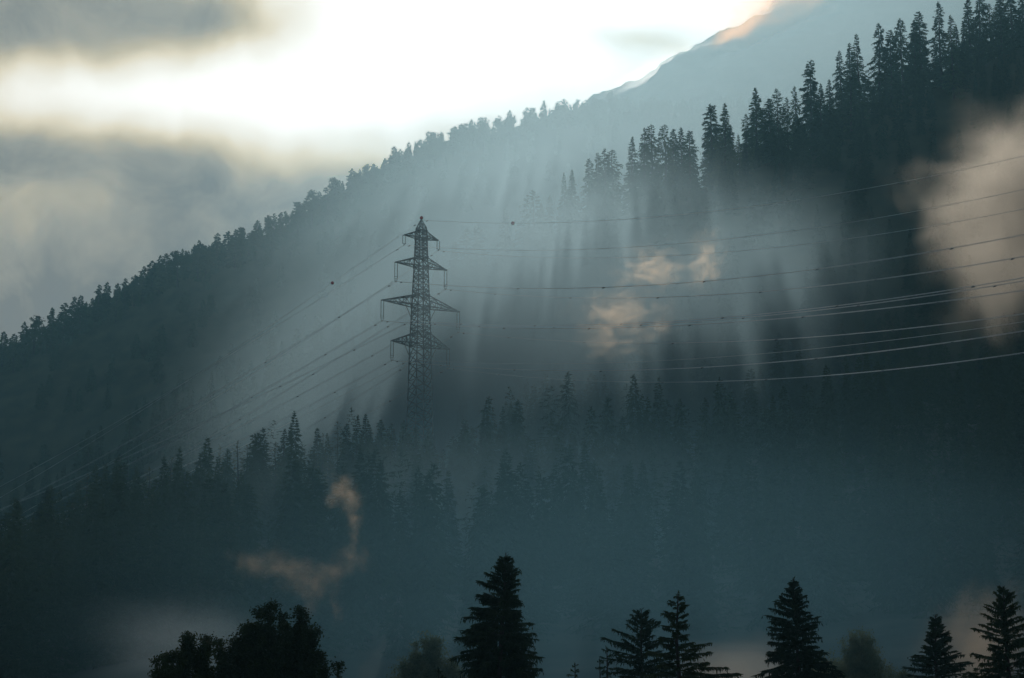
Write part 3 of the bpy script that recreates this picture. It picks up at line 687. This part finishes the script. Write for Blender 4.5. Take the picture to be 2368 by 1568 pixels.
WARM = (1.0, .80, .58)  # warmth of the sunlight put into the mist's own colour
MISTS = True
if MISTS:
    mist(2380, 500, 560, 430, 430, 24, .15, (1, .90, .74), .84, 0, 2.3, 2.1, .30, 1.3, 'large sunlit beige mist patch at the right edge behind the wires', 3.1, name='mist', distort=.5)  # sunlit beige is mixed into the scattering colour
    mist(1430, 745, 490, 200, 140, 10, .10, WARM, .85, -.2, 3.2, 4.8, .66, 1.4, 'golden curl of mist below the middle wires', 1.7, name='mist', distort=1.6)
    mist(1505, 620, 490, 150, 95, 8, .10, WARM, .85, 0, 3.2, 4.8, .62, 1.4, 'small golden mist puff between the upper wires', 5.2, name='mist', distort=1.6)
    mist(1633, 600, 490, 80, 130, 7, .10, WARM, .85, .2, 2.8, 4.8, .60, 1.4, 'upright golden wisp right of the small puff', 6.2, name='mist', distort=1.6)
    mist(1805, 34, 2520, 270, 130, 75, .10, (1, .45, .12), .86, -.42, 2.6, 2.6, .30, 1.5, 'glowing orange cloud lying on the far skyline', 4.4, name='cloud_wisp')  # orange of the sunlight is painted into the cloud's colour
    mist(1520, 165, 2560, 220, 55, 50, .03, (1, .95, .9), .86, -.50, 3, 2.6, .34, 1.6, 'white mist streaming along the far skyline', 7.7, name='cloud_wisp')
    BK = dict(color=(.60, .84, .92), aniso=.78)
    mist(1380, 400, 1330, 1400, 760, 240, .0046, rot=-.35, nscale=1.0, amp=.5, cut=.05, gain=1.3, label='wide pale mist in the valley between the middle ridge and the far crest', seed=21, **BK)
    mist(2100, 0, 1330, 900, 520, 150, .0055, nscale=1.0, amp=.5, cut=.05, gain=1.3, label='pale mist behind the highest trees of the middle ridge', seed=31, **BK)
    mist(1100, 800, 850, 1050, 600, 110, .030, rot=-.45, nscale=1.0, amp=.6, cut=.1, gain=1.1, label='pale mist filling the hollow behind the pylon', seed=1.1, **BK)  # bank tilted so its rim imitates a slanting sunbeam edge
    mist(1420, 760, 640, 940, 640, 52, .0165, rot=.1, nscale=1.3, amp=.9, cut=.12, gain=1.2, label='soft sunbeam-crossed mist between the pylon and the right-hand slope', seed=2.9, **BK)
    mist(1800, 660, 690, 480, 420, 45, .012, rot=.3, nscale=2.0, amp=1.5, cut=.25, gain=1.2, stretch=(1.6, 1, .7), label='torn blue mist patches below the high ridge', seed=9.9, **BK)
    mist(1500, 1450, 320, 2400, 800, 85, .0038, nscale=1.6, amp=.9, cut=.02, gain=1.1, label='thin mist before the dark lower forest, crossed by faint sunbeams', seed=5.5, color=(.34, .78, 1), aniso=.65)
    mist(1180, 1190, 525, 1050, 330, 50, .0075, rot=.05, nscale=1.4, amp=.8, cut=.1, gain=1.2, label='faint slanting mist over the treetops below and right of the pylon', seed=41, **BK)
    mist(430, 1500, 250, 420, 220, 18, .02, (.7, .85, .9), .65, 0, 1.8, 1.6, .35, 1.6, 'dim ground mist behind the bottom left birches', 12.1, name='mist')
    mist(2265, 1490, 260, 220, 230, 18, .045, WARM, .8, 0, 1.8, 1.8, .35, 1.4, 'beige mist glowing between the two bottom right spruces', 13.3, name='mist')
    mist(1700, 1560, 260, 300, 150, 18, .03, (.95, .85, .7), .8, 0, 1.8, 1.8, .35, 1.4, 'low pale mist left of the dense dark spruce', 14.6, name='mist')  # milder sunlight tint in the colour here

    def stream(segs, Y, dens, label, color=WARM, aniso=.85, wob=1.0, nsc=.5, seed=0.0):
        '''a curling ribbon of mist: density falls off around a chain of capsules, torn by noise. segs: (px, py, r px) polylines'''
        c0 = np.array(at(segs[0][0][0], segs[0][0][1], Y)); caps = []
        for pts in segs:
            w = [(np.array(at(u, v, Y + 1.2 * math.sin(i * 1.7))) - c0, r_ * Y / F) for i, (u, v, r_) in enumerate(pts)]
            caps += [(w[i][0], w[i + 1][0], (w[i][1] + w[i + 1][1]) / 2) for i in range(len(w) - 1)]
        P_ = np.array([q for c in caps for q in c[:2]]); R_ = max(c[2] for c in caps) + wob * .6
        lo, hi = P_.min(0) - R_, P_.max(0) + R_
        o = vol_box('mist', lo, hi, color, dens, aniso); o.location = c0
        nt = o.data.materials[0].node_tree; N = nt.nodes.new; Lk = nt.links.new
        pv = [n for n in nt.nodes if n.type == 'PRINCIPLED_VOLUME'][0]
        tc = N('ShaderNodeTexCoord'); off = N('ShaderNodeVectorMath'); off.inputs[1].default_value = (seed, seed, seed); Lk(tc.outputs['Object'], off.inputs[0])
        nz = N('ShaderNodeTexNoise'); nz.inputs['Scale'].default_value = nsc; nz.inputs['Detail'].default_value = 3; Lk(off.outputs[0], nz.inputs['Vector'])
        sb = N('ShaderNodeVectorMath'); sb.operation = 'SUBTRACT'; sb.inputs[1].default_value = (.5, .5, .5); Lk(nz.outputs['Color'], sb.inputs[0])
        sc = N('ShaderNodeVectorMath'); sc.operation = 'SCALE'; sc.inputs['Scale'].default_value = wob * 2.4; Lk(sb.outputs[0], sc.inputs[0])
        p = N('ShaderNodeVectorMath'); Lk(tc.outputs['Object'], p.inputs[0]); Lk(sc.outputs[0], p.inputs[1])
        acc = None
        for A_, B_, r_ in caps:
            AB = B_ - A_
            pa = N('ShaderNodeVectorMath'); pa.operation = 'SUBTRACT'; pa.inputs[1].default_value = A_; Lk(p.outputs[0], pa.inputs[0])
            dt = N('ShaderNodeVectorMath'); dt.operation = 'DOT_PRODUCT'; dt.inputs[1].default_value = AB / (AB @ AB); Lk(pa.outputs[0], dt.inputs[0])
            cl = N('ShaderNodeClamp'); Lk(dt.outputs['Value'], cl.inputs['Value'])
            sv = N('ShaderNodeVectorMath'); sv.operation = 'SCALE'; sv.inputs[0].default_value = AB; Lk(cl.outputs[0], sv.inputs['Scale'])
            df = N('ShaderNodeVectorMath'); df.operation = 'DISTANCE'; Lk(pa.outputs[0], df.inputs[0]); Lk(sv.outputs[0], df.inputs[1])
            mr = N('ShaderNodeMapRange'); mr.interpolation_type = 'SMOOTHERSTEP'; mr.inputs['From Min'].default_value = r_ * 1.25; mr.inputs['From Max'].default_value = 0; Lk(df.outputs['Value'], mr.inputs['Value'])
            if acc is None: acc = mr.outputs[0]
            else:
                m = N('ShaderNodeMath'); m.operation = 'MAXIMUM'; Lk(acc, m.inputs[0]); Lk(mr.outputs[0], m.inputs[1]); acc = m.outputs[0]
        n2 = N('ShaderNodeMapRange'); n2.inputs['From Min'].default_value = .36; n2.inputs['From Max'].default_value = .62; n2.inputs['To Max'].default_value = dens; Lk(nz.outputs['Fac'], n2.inputs['Value'])
        mm = N('ShaderNodeMath'); mm.operation = 'MULTIPLY'; Lk(acc, mm.inputs[0]); Lk(n2.outputs[0], mm.inputs[1]); Lk(mm.outputs[0], pv.inputs['Density'])
        tag(o, label, 'mist', kind='stuff')
    stream([[(775, 1150, 14), (796, 1120, 34), (815, 1160, 26), (824, 1210, 18), (815, 1280, 14)]], 235, .15, 'thin upright pinkish curl below the spruces left of the pylon', wob=.9, nsc=.9)
    stream([[(835, 1295, 22), (790, 1305, 46), (745, 1335, 34), (715, 1400, 14)], [(560, 1300, 20), (640, 1304, 50), (700, 1330, 44), (735, 1370, 14)], [(770, 1340, 18), (790, 1430, 12)]], 230, .075,
           'pinkish forked wisp in front of the dark lower forest', wob=1.3, nsc=.7, seed=4)

# ------------------------------------------------------------------ sun, sky, camera
SUNPX, SUNPY = 1400, -560
sd = Vector(at(SUNPX, SUNPY, 1000)) - Vector(CAM); sd.normalize()
elev = math.asin(sd.z); azim = math.atan2(sd.x, sd.y)
sun = bpy.data.lights.new('sun', 'SUN'); sun.energy = 2.2; sun.angle = math.radians(.5); sun.color = (1, .95, .90)
so = bpy.data.objects.new('sun', sun); so.rotation_euler = sd.to_track_quat('Z', 'Y').to_euler(); link(so)

w = bpy.data.worlds.new('World'); S.world = w; w.use_nodes = True; nt = w.node_tree; nt.nodes.clear()
N = nt.nodes.new; Lk = nt.links.new
out = N('ShaderNodeOutputWorld')
sky = N('ShaderNodeTexSky'); sky.sky_type = 'NISHITA'; sky.sun_disc = False; sky.sun_elevation = elev; sky.sun_rotation = azim; sky.air_density = 1.0; sky.dust_density = 1.5; sky.altitude = 900
bg = N('ShaderNodeBackground'); bg.inputs['Strength'].default_value = .15; Lk(sky.outputs[0], bg.inputs['Color'])
tc = N('ShaderNodeTexCoord')
# sky directions turned so that the cloud deck above the ridge lies round the Y axis
vr = N('ShaderNodeVectorRotate'); vr.rotation_type = 'X_AXIS'; vr.inputs['Angle'].default_value = -P; Lk(tc.outputs['Generated'], vr.inputs['Vector'])
nz = N('ShaderNodeTexNoise'); nz.inputs['Scale'].default_value = 9; nz.inputs['Detail'].default_value = 4; nz.inputs['Roughness'].default_value = .5; Lk(vr.outputs[0], nz.inputs['Vector'])
nsub = N('ShaderNodeVectorMath'); nsub.operation = 'SUBTRACT'; nsub.inputs[1].default_value = (.5, .5, .5); Lk(nz.outputs['Color'], nsub.inputs[0])
nscl = N('ShaderNodeVectorMath'); nscl.operation = 'SCALE'; nscl.inputs['Scale'].default_value = .05; Lk(nsub.outputs[0], nscl.inputs[0])
dv = N('ShaderNodeVectorMath'); dv.operation = 'ADD'; Lk(vr.outputs[0], dv.inputs[0]); Lk(nscl.outputs[0], dv.inputs[1])
nz2 = N('ShaderNodeTexNoise'); nz2.inputs['Scale'].default_value = 30; nz2.inputs['Detail'].default_value = 8; nz2.inputs['Roughness'].default_value = .6; nz2.inputs['Distortion'].default_value = .4; Lk(dv.outputs[0], nz2.inputs['Vector'])
def blob(px, py, rx, ry, amp, rot=0.0):
    """soft patch of cloud brightness round one sky direction"""
    c = Vector(((px - 1184) / F, 1, (784 - py) / F))
    a = N('ShaderNodeVectorMath'); a.operation = 'SUBTRACT'; a.inputs[1].default_value = c; Lk(dv.outputs[0], a.inputs[0])
    mp = N('ShaderNodeVectorRotate'); mp.rotation_type = 'Y_AXIS'; mp.inputs['Angle'].default_value = rot; Lk(a.outputs[0], mp.inputs['Vector'])
    b = N('ShaderNodeVectorMath'); b.operation = 'MULTIPLY'; b.inputs[1].default_value = (F / rx, .3, F / ry); Lk(mp.outputs[0], b.inputs[0])
    l = N('ShaderNodeVectorMath'); l.operation = 'DOT_PRODUCT'; Lk(b.outputs[0], l.inputs[0]); Lk(b.outputs[0], l.inputs[1])
    e = N('ShaderNodeMath'); e.operation = 'MULTIPLY'; e.inputs[1].default_value = -1; Lk(l.outputs['Value'], e.inputs[0])
    x = N('ShaderNodeMath'); x.operation = 'EXPONENT'; Lk(e.outputs[0], x.inputs[0])
    y = N('ShaderNodeMath'); y.operation = 'MULTIPLY'; y.inputs[1].default_value = amp; Lk(x.outputs[0], y.inputs[0])
    return y.outputs[0]
BLOBS = [(1250, 60, 520, 330, 1.3, 0), (1420, -400, 700, 420, 1.2, 0), (420, 240, 420, 90, .62, 0.0), (800, 190, 350, 120, .35, 0), (120, 190, 170, 60, .2, 0), (760, 330, 330, 60, .04, 0), (150, 10, 420, 100, -.02, 0), (560, 50, 220, 55, -.2, 0),
         (1470, 85, 190, 50, -.95, -.15), (650, 560, 700, 110, -.08, .35), (40, 480, 300, 110, .11, 0), (150, 230, 260, 70, .12, .2), (720, 430, 280, 60, -.14, 0), (1080, 300, 240, 30, -.32, 0)]
acc = None
for b_ in BLOBS:
    s_ = blob(*b_)
    if acc is None: acc = s_
    else:
        m_ = N('ShaderNodeMath'); m_.operation = 'ADD'; Lk(acc, m_.inputs[0]); Lk(s_, m_.inputs[1]); acc = m_.outputs[0]
n3 = N('ShaderNodeMath'); n3.operation = 'MULTIPLY_ADD'; n3.inputs[1].default_value = .5; n3.inputs[2].default_value = -.25 + .26; Lk(nz2.outputs['Fac'], n3.inputs[0])
m_ = N('ShaderNodeMath'); m_.operation = 'ADD'; Lk(acc, m_.inputs[0]); Lk(n3.outputs[0], m_.inputs[1])
ramp = N('ShaderNodeValToRGB'); cr = ramp.color_ramp; Lk(m_.outputs[0], ramp.inputs['Fac'])
cr.elements[0].position = 0.0; cr.elements[0].color = (.155, .155, .165, 1)
cr.elements[1].position = 1.0; cr.elements[1].color = (1, .965, .90, 1)
for p_, c_ in ((.20, (.185, .175, .165)), (.36, (.33, .30, .25)), (.48, (.56, .47, .32)), (.62, (.84, .72, .52)), (.78, (1, .93, .80))):
    e_ = cr.elements.new(p_); e_.color = (*c_, 1)
# brighter still towards the hidden sun
hi = N('ShaderNodeMapRange'); hi.inputs['From Min'].default_value = .8; hi.inputs['From Max'].default_value = 2.0; hi.inputs['To Min'].default_value = 1; hi.inputs['To Max'].default_value = 2; Lk(m_.outputs[0], hi.inputs['Value'])
EXPO = -1.8
cst = N('ShaderNodeMath'); cst.operation = 'MULTIPLY'; cst.inputs[1].default_value = 2 ** (-EXPO) * 1.0; Lk(hi.outputs[0], cst.inputs[0])
bg2 = N('ShaderNodeBackground'); Lk(ramp.outputs[0], bg2.inputs['Color']); Lk(cst.outputs[0], bg2.inputs['Strength'])
# the cloud deck fills the sky in front; open sky elsewhere
sx_ = N('ShaderNodeSeparateXYZ'); Lk(vr.outputs[0], sx_.inputs[0])
fr = N('ShaderNodeMapRange'); fr.interpolation_type = 'SMOOTHSTEP'; fr.inputs['From Min'].default_value = .80; fr.inputs['From Max'].default_value = .95; Lk(sx_.outputs['Y'], fr.inputs['Value'])
mx = N('ShaderNodeMixShader'); Lk(fr.outputs[0], mx.inputs[0]); Lk(bg.outputs[0], mx.inputs[1]); Lk(bg2.outputs[0], mx.inputs[2])
Lk(mx.outputs[0], out.inputs['Surface'])

cam = bpy.data.cameras.new('camera'); cam.lens = 100; cam.sensor_width = 36; cam.clip_end = 20000; cam.clip_start = .5
co = bpy.data.objects.new('camera', cam); co.location = CAM; co.rotation_euler = (math.pi / 2 + P, 0, 0); link(co); S.camera = co

S.view_settings.view_transform = 'Standard'; S.view_settings.look = 'None'; S.view_settings.gamma = 1; S.view_settings.exposure = EXPO
S.render.engine = 'CYCLES'
cy = S.cycles
cy.use_denoising = True; cy.use_adaptive_sampling = True; cy.adaptive_threshold = .02
cy.max_bounces = 4; cy.diffuse_bounces = 2; cy.glossy_bounces = 2; cy.transmission_bounces = 2; cy.volume_bounces = 0; cy.transparent_max_bounces = 96
cy.volume_max_steps = 128; cy.volume_step_rate = 1.5
